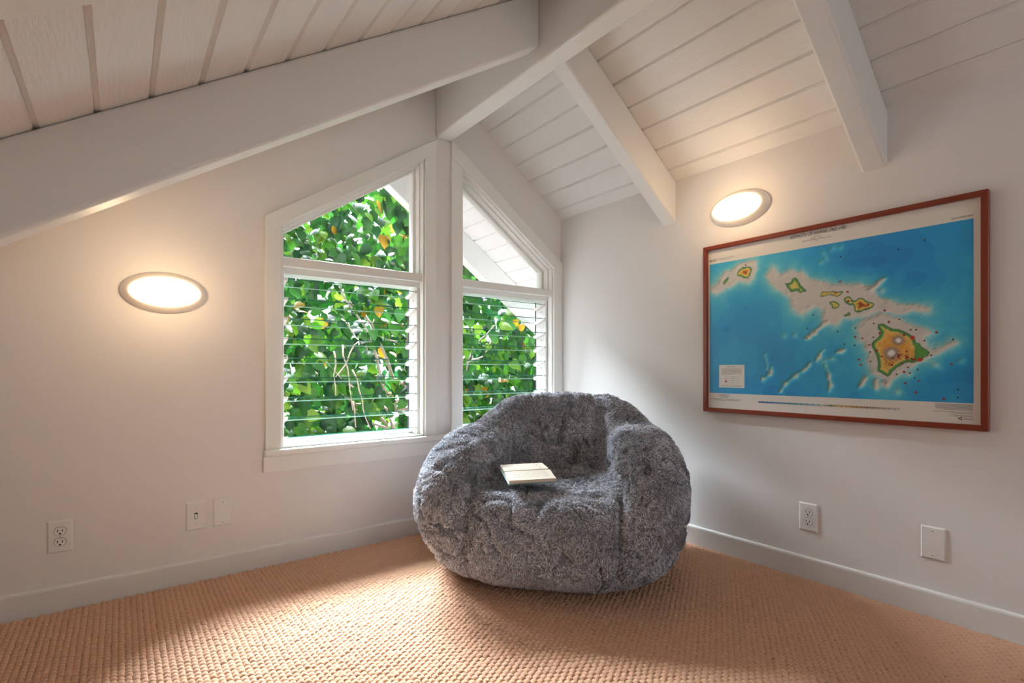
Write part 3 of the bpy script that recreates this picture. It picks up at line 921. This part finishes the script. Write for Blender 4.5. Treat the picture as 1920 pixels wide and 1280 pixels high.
def rotx(p, c, a):
    q = p - np.array(c)
    co, s = math.cos(a), math.sin(a)
    return np.stack([q[..., 0], co * q[..., 1] + s * q[..., 2], -s * q[..., 1] + co * q[..., 2]], -1) + np.array(c)

def pocket_w(y):
    return np.clip(.225 + .08 * (.15 - y), .19, .30)

def bag_sdf(p):
    """local frame: x right, y away from the front, z up."""
    body = ell(p, (0, .0, .225), (.545, .525, .238), 2.9)
    armL = ell(rotz(rotx(p, (-.38, -.06, .38), .12), -.05), (-.38, -.07, .378), (.170, .430, .218), 2.25)
    armR = ell(rotz(rotx(p, (.39, -.06, .38), .09), .05), (.39, -.07, .390), (.170, .430, .222), 2.25)
    back = ell(rotx(p, (0, .28, .45), -.13), (0.015, .285, .45), (.405, .20, .292), 3.4)
    shell = smin(smin(body, armL, .05), armR, .05)
    shell = smin(shell, back, .07)
    # seat pocket between the arms, open to the front
    w_ = pocket_w(p[:, 1])
    q = np.stack([np.abs(p[:, 0] - .01) - (w_ - .06), np.maximum(p[:, 1] - (.155 + .22 * (p[:, 2] - .43) - .06), -.5), (.395 + .06 - .05 * p[:, 1] * 0) - p[:, 2] - .012 * np.cos(np.clip(p[:, 0] / .25, -1, 1) * PI / 2)], -1)
    q[:, 2] += -.0 
    pk = np.linalg.norm(np.maximum(q, 0), axis=1) + np.minimum(q.max(1), 0) - .06
    k = .022
    h = np.clip(.5 - .5 * (shell - (-pk)) / k, 0, 1)
    return shell * (1 - h) + (-pk) * h + k * h * (1 - h)

def bag_owner(p):
    """0 seat with the front, 1 and 2 armrests, 3 backrest."""
    w_ = pocket_w(p[:, 1]) + .01
    x = p[:, 0] - .01
    own = np.where(x < 0, 1, 2)
    own = np.where((np.abs(x) < w_) & (p[:, 1] < .12), 0, own)
    bk = (p[:, 1] > .09 + .10 * np.clip((.43 - p[:, 2]) / .43, 0, 1) * 0) & (np.abs(x) < .40 + .0 * p[:, 1]) & (p[:, 2] > .415) & ((p[:, 1] > .2) | (np.abs(x) < w_))
    own = np.where(bk, 3, own)
    own = np.where((p[:, 1] > .2) & (p[:, 2] <= .415) & (np.abs(x) < .40), 3, own)
    return own

def surface_nets(f, lo, hi, h):
    n = np.ceil((np.array(hi) - np.array(lo)) / h).astype(int) + 1
    ax = [lo[i] + h * np.arange(n[i]) for i in range(3)]
    G = np.stack(np.meshgrid(*ax, indexing='ij'), -1)
    D = f(G.reshape(-1, 3)).reshape(n)
    ins = D < 0
    cnt = np.zeros(n - 1); acc = np.zeros((*(n - 1), 3))
    corner = [(i, j, k) for i in (0, 1) for j in (0, 1) for k in (0, 1)]
    sl = lambda c: tuple(slice(c[i], n[i] - 1 + c[i]) for i in range(3))
    for c0 in corner:
        for axi in range(3):
            if c0[axi]: continue
            c1 = list(c0); c1[axi] = 1; c1 = tuple(c1)
            d0, d1 = D[sl(c0)], D[sl(c1)]
            x_ = (d0 < 0) != (d1 < 0)
            t = np.where(x_, d0 / (d0 - d1 + 1e-12), 0)
            p0 = G[sl(c0)]
            pos = p0.copy(); pos[..., axi] += t * h
            acc += np.where(x_[..., None], pos, 0); cnt += x_
    act = cnt > 0
    idx = -np.ones(act.shape, int); idx[act] = np.arange(act.sum())
    V = acc[act] / cnt[act][:, None]
    Q = []
    for axi in range(3):
        o1, o2 = [a for a in range(3) if a != axi]
        s0 = [slice(1, n[a] - 1) for a in range(3)]; s0[axi] = slice(0, n[axi] - 1)
        s1 = list(s0); s1[axi] = slice(1, n[axi])
        a0, a1 = ins[tuple(s0)], ins[tuple(s1)]
        x_ = a0 != a1
        loc = np.argwhere(x_)
        off = np.array([s.start for s in s0])
        base = loc + off
        fl = a0[x_]
        def cell(d1, d2):
            b = base.copy(); b[:, o1] -= d1; b[:, o2] -= d2
            return idx[b[:, 0], b[:, 1], b[:, 2]]
        quad = np.stack([cell(1, 1), cell(0, 1), cell(0, 0), cell(1, 0)], -1)
        flip = fl if axi != 1 else ~fl
        quad[~flip] = quad[~flip][:, ::-1]
        Q.append(quad)
    return V, np.concatenate(Q)

def vert_normals(V, F):
    e1 = V[F[:, 2]] - V[F[:, 0]]; e2 = V[F[:, 3]] - V[F[:, 1]]
    fn = np.cross(e1, e2)
    N = np.zeros_like(V)
    for k in range(4):
        np.add.at(N, F[:, k], fn)
    return N / (np.linalg.norm(N, axis=1)[:, None] + 1e-12)

BAG_LOC = (-0.692, -0.705, 0.0)
BAG_ROT = -math.radians(49)
bag = thing('bean_bag_chair', 'big grey plush bean bag chair in the corner by the windows', 'bean bag', BAG_LOC, rot=(0, 0, BAG_ROT))

def bag_full(p):
    d = bag_sdf(p)
    z0 = 0.007
    return np.maximum(d, (z0 - p[:, 2]))

V, F = surface_nets(bag_full, (-.74, -.66, -.03), (.74, .66, .82), .0125)
for it in range(2):      # relax
    A = np.zeros_like(V); cn = np.zeros(len(V))
    for k in range(4):
        np.add.at(A, F[:, k], V[F[:, (k + 1) % 4]] + V[F[:, (k + 3) % 4]]); np.add.at(cn, F[:, k], 2)
    V = V * .5 + A / cn[:, None] * .5
N = vert_normals(V, F)
# rumpled plush: broad lumps, pinched folds, fine nap
wv = np.stack([fbm(V * 5 + 3, 2, 90 + k) for k in range(3)], -1) * .30
fold = 1 - np.abs(vnoise(V * np.array([9, 9, 5]) + wv * 9, 7))
fold2 = 1 - np.abs(vnoise(V * np.array([16, 16, 10]) + wv * 14 + 5, 8))
seam = np.abs(np.abs(V[:, 0] - .01) - pocket_w(V[:, 1]) - .01)
disp = -.036 * np.exp(-(seam / .016) ** 2) * (V[:, 1] < .0) * (V[:, 2] < .47) + .009 * fbm(V * 4.2, 3, 40) + .008 * fbm(V * 11, 2, 44) - .034 * np.clip(fold - .88, 0, 1) / .12 - .022 * np.clip(fold2 - .85, 0, 1) / .15 + .005 * fbm(V * 34, 2, 48)
lift = np.clip((V[:, 2] - .03) / .14, 0, 1)
V = V + N * (disp * lift)[:, None]
V[:, 2] = np.maximum(V[:, 2], .007)
N = vert_normals(V, F)
own_v = bag_owner(V)
V[:, 0] *= .995
cnts = np.stack([(own_v[F] == k).sum(1) for k in range(4)], -1)
own_f = cnts.argmax(1)

def fur_part(name, k, label=None, seed=0):
    fs = F[own_f == k]
    ids, inv = np.unique(fs, return_inverse=True)
    fv = V[ids]; fi = inv.reshape(-1, 4)
    rs = np.random.RandomState(100 + seed)
    # blades
    a = V[fs[:, 0]]; b = V[fs[:, 1]]; c = V[fs[:, 2]]; d = V[fs[:, 3]]
    area = .5 * np.linalg.norm(np.cross(c - a, d - b), axis=1)
    cz = (a[:, 2] + c[:, 2]) / 2
    area = area * (cz > .02)
    nb = int(area.sum() * 92000)
    pick = rs.choice(len(fs), nb, p=area / area.sum())
    s, t = rs.rand(nb, 1), rs.rand(nb, 1)
    P = (a[pick] * (1 - s) + b[pick] * s) * (1 - t) + (d[pick] * (1 - s) + c[pick] * s) * t
    nn = N[fs[pick, 0]] * (1 - s) + N[fs[pick, 2]] * s
    nn /= np.linalg.norm(nn, axis=1)[:, None]
    flow = np.stack([vnoise(P * 13 + 31 * q, 200 + q) for q in range(3)], -1) * 1.5 + np.stack([vnoise(P * 45 + 31 * q, 210 + q) for q in range(3)], -1) * .9 + np.array([0, -.15, -.75])
    flow += rs.normal(0, .35, flow.shape)
    flow -= nn * (flow * nn).sum(1)[:, None]
    flow /= np.linalg.norm(flow, axis=1)[:, None] + 1e-9
    Ln = (.0105 * (1 + .35 * vnoise(P * 20, 230)) * rs.uniform(.7, 1.25, nb))[:, None]
    side = np.cross(nn, flow); side /= np.linalg.norm(side, axis=1)[:, None] + 1e-9
    side = side * np.cos(rs.uniform(-.9, .9, nb))[:, None] + nn * np.sin(rs.uniform(-.6, .6, nb))[:, None]
    wd = rs.uniform(.0011, .0019, nb)[:, None]
    stand = rs.uniform(.35, .95, nb)[:, None]
    mid = P + (nn * stand + flow * .55) * Ln * .55
    tip = mid + (nn * stand * .35 + flow * 1.0) * Ln * .55
    B = np.stack([P - nn * .001 - side * wd, P - nn * .001 + side * wd, mid + side * wd * .8, mid - side * wd * .8, tip], 1)
    nv = len(fv)
    off = nv + np.arange(nb)[:, None] * 5
    quads = np.concatenate([off, off + 1, off + 2, off + 3], 1)
    tris = np.concatenate([off + 3, off + 2, off + 4], 1)
    allV = np.concatenate([fv, B.reshape(-1, 3)]).astype(np.float32)
    base = np.concatenate([fi.ravel(), quads.ravel(), tris.ravel()]).astype(np.int32)
    starts = np.concatenate([np.arange(len(fi)) * 4, len(fi) * 4 + np.arange(nb) * 4, (len(fi) + nb) * 4 + np.arange(nb) * 3]).astype(np.int32)
    me = bpy.data.meshes.new(name)
    me.vertices.add(len(allV)); me.vertices.foreach_set('co', allV.ravel())
    me.loops.add(len(base)); me.loops.foreach_set('vertex_index', base)
    me.polygons.add(len(starts)); me.polygons.foreach_set('loop_start', starts)
    me.update(calc_edges=True)
    # yarn tint: slightly different greys, frosted tips
    g = (.50 * (1 + .30 * rs.normal(0, 1, nb) + .25 * vnoise(P * 9, 240))).clip(.14, .85)
    tint = np.array([.98, .985, 1.09])
    cb = g[:, None] * tint
    bc = np.stack([cb * .75, cb * .75, cb, cb, np.minimum(cb * 1.35, 1)], 1).reshape(-1, 3)
    allc = np.concatenate([np.tile(np.array([[.23, .227, .245]]), (nv, 1)), bc])
    ca = me.color_attributes.new('tint', 'FLOAT_COLOR', 'POINT')
    ca.data.foreach_set('color', np.concatenate([allc, np.ones((len(allc), 1))], 1).astype(np.float32).ravel())
    sm = np.zeros(len(starts), bool); sm[:len(fi)] = True
    me.polygons.foreach_set('use_smooth', sm)
    o = mesh_obj(name, me, M_fur, bag)
    return o
fur_part('seat', 0, seed=1)
fur_part('armrest', 1, seed=2)
fur_part('armrest', 2, seed=3)
fur_part('backrest', 3, seed=4)

# ------------------------------------------------------------------ open book on the seat
M_cover = mat('book_cover', srgb(128, 160, 158), 0.4, 0.4)
M_page = bpy.data.materials.new('printed_page'); M_page.use_nodes = True
nt = M_page.node_tree; nd = nt.nodes; lk = nt.links
b = nd['Principled BSDF']; b.inputs['Roughness'].default_value = .7
tc = nd.new('ShaderNodeTexCoord'); sx = nd.new('ShaderNodeSeparateXYZ'); lk.new(tc.outputs['Object'], sx.inputs[0])
wv_ = nd.new('ShaderNodeMath'); wv_.operation = 'SINE'
m1 = nd.new('ShaderNodeMath'); m1.operation = 'MULTIPLY'; m1.inputs[1].default_value = 2 * PI / .0052
lk.new(sx.outputs[0], m1.inputs[0]); lk.new(m1.outputs[0], wv_.inputs[0])
gt = nd.new('ShaderNodeMath'); gt.operation = 'GREATER_THAN'; gt.inputs[1].default_value = .25
lk.new(wv_.outputs[0], gt.inputs[0])
nz = nd.new('ShaderNodeTexNoise'); nz.inputs['Scale'].default_value = 420; lk.new(tc.outputs['Object'], nz.inputs['Vector'])
g2 = nd.new('ShaderNodeMath'); g2.operation = 'GREATER_THAN'; g2.inputs[1].default_value = .47; lk.new(nz.outputs['Fac'], g2.inputs[0])
def band(sock, lo, hi):
    a_ = nd.new('ShaderNodeMath'); a_.operation = 'GREATER_THAN'; a_.inputs[1].default_value = lo; lk.new(sock, a_.inputs[0])
    b_ = nd.new('ShaderNodeMath'); b_.operation = 'LESS_THAN'; b_.inputs[1].default_value = hi; lk.new(sock, b_.inputs[0])
    c_ = nd.new('ShaderNodeMath'); c_.operation = 'MULTIPLY'; lk.new(a_.outputs[0], c_.inputs[0]); lk.new(b_.outputs[0], c_.inputs[1])
    return c_.outputs[0]
ab = nd.new('ShaderNodeMath'); ab.operation = 'ABSOLUTE'; lk.new(sx.outputs[1], ab.inputs[0])
fac = None
for s_ in (gt.outputs[0], g2.outputs[0], band(ab.outputs[0], .018, .098), band(sx.outputs[0], -.070, .070)):
    if fac is None: fac = s_; continue
    mm = nd.new('ShaderNodeMath'); mm.operation = 'MULTIPLY'; lk.new(fac, mm.inputs[0]); lk.new(s_, mm.inputs[1]); fac = mm.outputs[0]
mx = nd.new('ShaderNodeMix'); mx.data_type = 'RGBA'
mx.inputs[6].default_value = (.70, .62, .50, 1); mx.inputs[7].default_value = (.36, .31, .25, 1)
lk.new(fac, mx.inputs[0]); lk.new(mx.outputs[2], b.inputs['Base Color'])
M_edge = mat('page_edges', (.70, .57, .45), .8, .2, bump=.5, bscale=30, stretch=(1, 1, 60))

BOOK_LOC = (-0.950, -0.825, 0.438)
BOOK_ROT = (math.radians(5), math.radians(-1), -math.radians(27))
book = thing('open_book', 'open hardcover book lying face up on the bean bag seat', 'book', BOOK_LOC, rot=BOOK_ROT)
Lb, Wb = .186, .116
for s in (-1, 1):
    bm = NB(); box(bm, -Lb / 2 - .004, Lb / 2 + .004, min(.004 * s, s * (Wb + .005)), max(.004 * s, s * (Wb + .005)), 0, .0026, .0008, 1)
    obj('cover', bm, M_cover, book, local=True)
bm = NB(); box(bm, -Lb / 2 - .004, Lb / 2 + .004, -.005, .005, -.0005, .0018)
obj('spine', bm, M_cover, book, local=True)
for s, hk in ((-1, 1.0), (1, .85)):
    topc = [(.001, .0035), (.004, .012), (.010, .0185), (.020, .0205), (.035, .0195), (.060, .0172), (.085, .0155), (Wb, .0145)]
    botc = [(Wb + .001, .0028), (.040, .0028), (.032, .0040), (.024, .0095), (.016, .0100), (.009, .0065), (.004, .0030)]
    poly = [(s * y_, z_ * hk if z_ > .003 else z_) for y_, z_ in topc] + [(s * y_, z_) for y_, z_ in botc]
    bm = NB(); prism(bm, poly, -Lb / 2, Lb / 2, 'x')
    o = obj('page_block', bm, [M_page, M_edge], book, local=True)
    for p in o.data.polygons:
        if abs(p.normal.x) > .5 or abs(p.normal.y) > .85 or p.normal.z < 0:
            p.material_index = 1
    if s < 0:
        o['label'] = 'thicker near half of the pages'

# ------------------------------------------------------------------ outside: ground and the tree at the window
M_ground = mat('garden_ground', (.055, .045, .042), .95, .1, bump=.4, bscale=3, vary=.2)
bm = NB(); box(bm, -30, 30, .3, 40, -2.7, -2.6)
g_ = obj('ground', bm, M_ground); g_['kind'] = 'structure'; g_['label'] = 'dark garden ground below the windows'
M_leaf = attr_mat('leaf', 'tint', 0.42, 0.25, trans=0.32)
M_bark = mat('pale_bark', (.34, .28, .22), .85, .2, bump=.6, bscale=40, vary=.3)
M_stalk = mat('grey_green_stalk', (.14, .19, .15), .6, .3, vary=.2, bscale=8)

tree = thing('leafy_tree', 'dense green broadleaf tree right outside the louver windows', 'tree', (0.8, 3.2, -2.6))

LV = np.array([(0, 0, 0), (0, .34, .05), (0, .70, .02), (0, 1.0, -.12), (-.24, -.13, -.04), (-.45, .10, -.09), (-.43, .38, -.08), (-.20, .74, -.06), (.24, -.13, -.04), (.45, .10, -.09), (.43, .38, -.08), (.20, .74, -.06)])
LF = np.array([(0, 4, 5), (0, 5, 1), (1, 5, 6), (1, 6, 7), (1, 7, 2), (2, 7, 3), (0, 9, 8), (0, 1, 9), (1, 10, 9), (1, 11, 10), (1, 2, 11), (2, 3, 11)])
PAL = .25 * np.array([srgb(44, 112, 36)[:3], srgb(60, 138, 40)[:3], srgb(88, 166, 44)[:3], srgb(126, 190, 52)[:3], srgb(36, 96, 48)[:3], srgb(74, 150, 62)[:3], srgb(150, 200, 60)[:3], srgb(228, 176, 40)[:3]])

def leaf_frames(P, rs, lo=.09, hi=.155):
    n = len(P)
    tip = np.stack([rs.normal(0, .45, n), rs.normal(-.25, .35, n), rs.normal(-.85, .35, n)], -1)
    tip /= np.linalg.norm(tip, axis=1)[:, None]
    nrm = np.stack([rs.normal(-.1, .5, n), rs.normal(-.85, .35, n), rs.normal(.45, .4, n)], -1)
    nrm -= tip * (nrm * tip).sum(1)[:, None]; nrm /= np.linalg.norm(nrm, axis=1)[:, None]
    sd = np.cross(tip, nrm)
    return sd, tip, nrm, rs.uniform(lo, hi, n)

rs = np.random.RandomState(11)
def ztop(x, y):
    return 2.72 + .36 * (y - 2.5) + .16 * np.sin(x * 2.1 + 1) + .10 * np.sin(x * 5.3)
pts = []
while len(pts) < 9000:
    k = rs.rand()
    y = 2.40 + abs(rs.normal(0, .45)) + .25 * rs.rand()
    x = rs.uniform(-2.4, 4.4); z = rs.uniform(-1.5, 3.3)
    if z > ztop(x, y) or y > 3.7: continue
    cl = fbm(np.array([[x * 1.9, y * 1.9, z * 1.9]]), 2, 70)[0]
    low = .10 if z > 1.0 else -.05
    if cl < -.12 - low: continue
    if y < 2.6 and cl < .05: continue
    pts.append((x, y, z))
pts = np.array(pts)
far = np.stack([rs.uniform(-3, 6.5, 4200), rs.uniform(4.35, 5.6, 4200), rs.uniform(-2.2, 3.1, 4200)], -1)
sd, tp, nr, sz = leaf_frames(pts, rs)
ci = rs.choice(8, len(pts), p=[.20, .20, .17, .10, .12, .13, .06, .02])
# leaves nearest to the glass and in view: single pieces
cam_p = np.array(camo.location)
inview = (pts[:, 2] > .0) & (pts[:, 2] < 2.6) & (pts[:, 0] > -1.15 + .24 * (pts[:, 1] - 2.4)) & (pts[:, 0] < 2.2)
order = np.argsort(np.where(inview, pts[:, 1], 99))
single = order[:300]
leaf_me = []
for k in range(8):
    me = np_mesh('leaf', LV * np.array([1, 1, 1.0]), LF)
    ca = me.color_attributes.new('tint', 'FLOAT_COLOR', 'POINT')
    ca.data.foreach_set('color', np.tile(np.append(PAL[k], 1.0), len(LV)).astype(np.float32))
    me.materials.append(M_leaf)
    me.polygons.foreach_set('use_smooth', [True] * len(LF))
    leaf_me.append(me)
tl = np.array(tree.location)
for i in single:
    o = bpy.data.objects.new('leaf', leaf_me[ci[i]])
    Mx = Matrix(((sd[i][0], tp[i][0], nr[i][0], 0), (sd[i][1], tp[i][1], nr[i][1], 0), (sd[i][2], tp[i][2], nr[i][2], 0), (0, 0, 0, 1)))
    o.rotation_euler = Mx.to_euler()
    o.scale = (sz[i],) * 3
    o.location = pts[i] - tl
    link(o, tree)
def leaf_mass(name, P, sd, tp, nr, sz, ci, parent, pl):
    n = len(P)
    W = P[:, None, :] + sz[:, None, None] * (LV[None, :, 0:1] * sd[:, None] + LV[None, :, 1:2] * tp[:, None] + LV[None, :, 2:3] * nr[:, None])
    Fm = (LF[None] + (np.arange(n) * len(LV))[:, None, None]).reshape(-1, 3)
    me = np_mesh(name, (W - pl).reshape(-1, 3), Fm)
    cl = np.repeat(PAL[ci] * rs.uniform(.75, 1.2, (n, 1)), len(LV), axis=0)
    ca = me.color_attributes.new('tint', 'FLOAT_COLOR', 'POINT')
    ca.data.foreach_set('color', np.concatenate([cl, np.ones((len(cl), 1))], 1).astype(np.float32).ravel())
    o = mesh_obj(name, me, M_leaf, parent, smooth=True)
    o['kind'] = 'stuff'
    return o
rest = order[300:]
leaf_mass('foliage', pts[rest], sd[rest], tp[rest], nr[rest], sz[rest], ci[rest], tree, tl)

def tube(bm, pts_, r0, r1, seg=7):
    rows = []
    n = len(pts_)
    for i, p in enumerate(pts_):
        p = Vector(p)
        d = (Vector(pts_[min(i + 1, n - 1)]) - Vector(pts_[max(i - 1, 0)])).normalized()
        a = d.orthogonal().normalized(); b_ = d.cross(a)
        r = r0 + (r1 - r0) * i / (n - 1)
        rows.append([bm.verts.new(p + (a * math.cos(2 * PI * k / seg) + b_ * math.sin(2 * PI * k / seg)) * r) for k in range(seg)])
    for q0, q1 in zip(rows, rows[1:]):
        for k in range(seg):
            j = (k + 1) % seg
            bm.faces.new((q0[k], q0[j], q1[j], q1[k]))
    bm.faces.new(rows[0][::-1]); bm.faces.new(rows[-1])
R_ = random.Random(8)
def wander(p, q, n, amp):
    p, q = Vector(p), Vector(q)
    out = []
    for i in range(n + 1):
        t = i / n
        v = p.lerp(q, t)
        if 0 < i < n:
            v += Vector((R_.uniform(-amp, amp), R_.uniform(-amp, amp), R_.uniform(-amp, amp)))
        out.append(tuple(v))
    return out
bm = NB(); tube(bm, wander((.8, 3.2, -2.6), (.7, 3.1, .4), 6, .05), .11, .07, 10)
obj('trunk', bm, M_bark, tree, smooth=True)
for k in range(18):
    a = (.7 + R_.uniform(-.1, .1), 3.1, R_.uniform(-.6, .5))
    b_ = (R_.uniform(-1.8, 2.8), R_.uniform(2.65, 3.3), R_.uniform(.2, 2.4))
    bm = NB(); tube(bm, wander(a, b_, 7, .09), .028, .007)
    obj('branch', bm, M_bark, tree, smooth=True)
# thin bare twigs seen low in the large window
for a, b_ in (((-.93, 1.42, 1.05), (-.86, 1.40, .55)), ((-.99, 1.44, 1.0), (-.98, 1.43, .66)), ((-.86, 1.41, .86), (-.72, 1.40, .40)), ((-.80, 1.43, 1.08), (-.98, 1.45, .80)), ((-.86, 1.40, .62), (-.84, 1.39, .42)), ((-1.05, 1.5, 1.52), (-.86, 1.5, 1.60)), ((-.93, 1.45, 1.25), (-.80, 1.44, 1.10))):
    bm = NB(); tube(bm, wander(a, b_, 6, .016), .006, .0035, 6)
    obj('twig', bm, M_bark, tree, smooth=True)

tree2 = thing('background_tree', 'shaded greenery seen through gaps behind the nearer tree', 'tree', (1.5, 4.8, -2.6))
sd, tp, nr, sz = leaf_frames(far, rs, .16, .26)
ci2 = rs.choice(8, len(far), p=[.35, .15, .05, .03, .32, .08, .02, 0])
leaf_mass('foliage', far, sd, tp, nr, sz, ci2, tree2, np.array(tree2.location))
bm = NB(); tube(bm, wander((1.5, 4.8, -2.6), (1.4, 4.7, 1.6), 6, .06), .14, .06, 10)
obj('trunk', bm, M_bark, tree2, smooth=True)
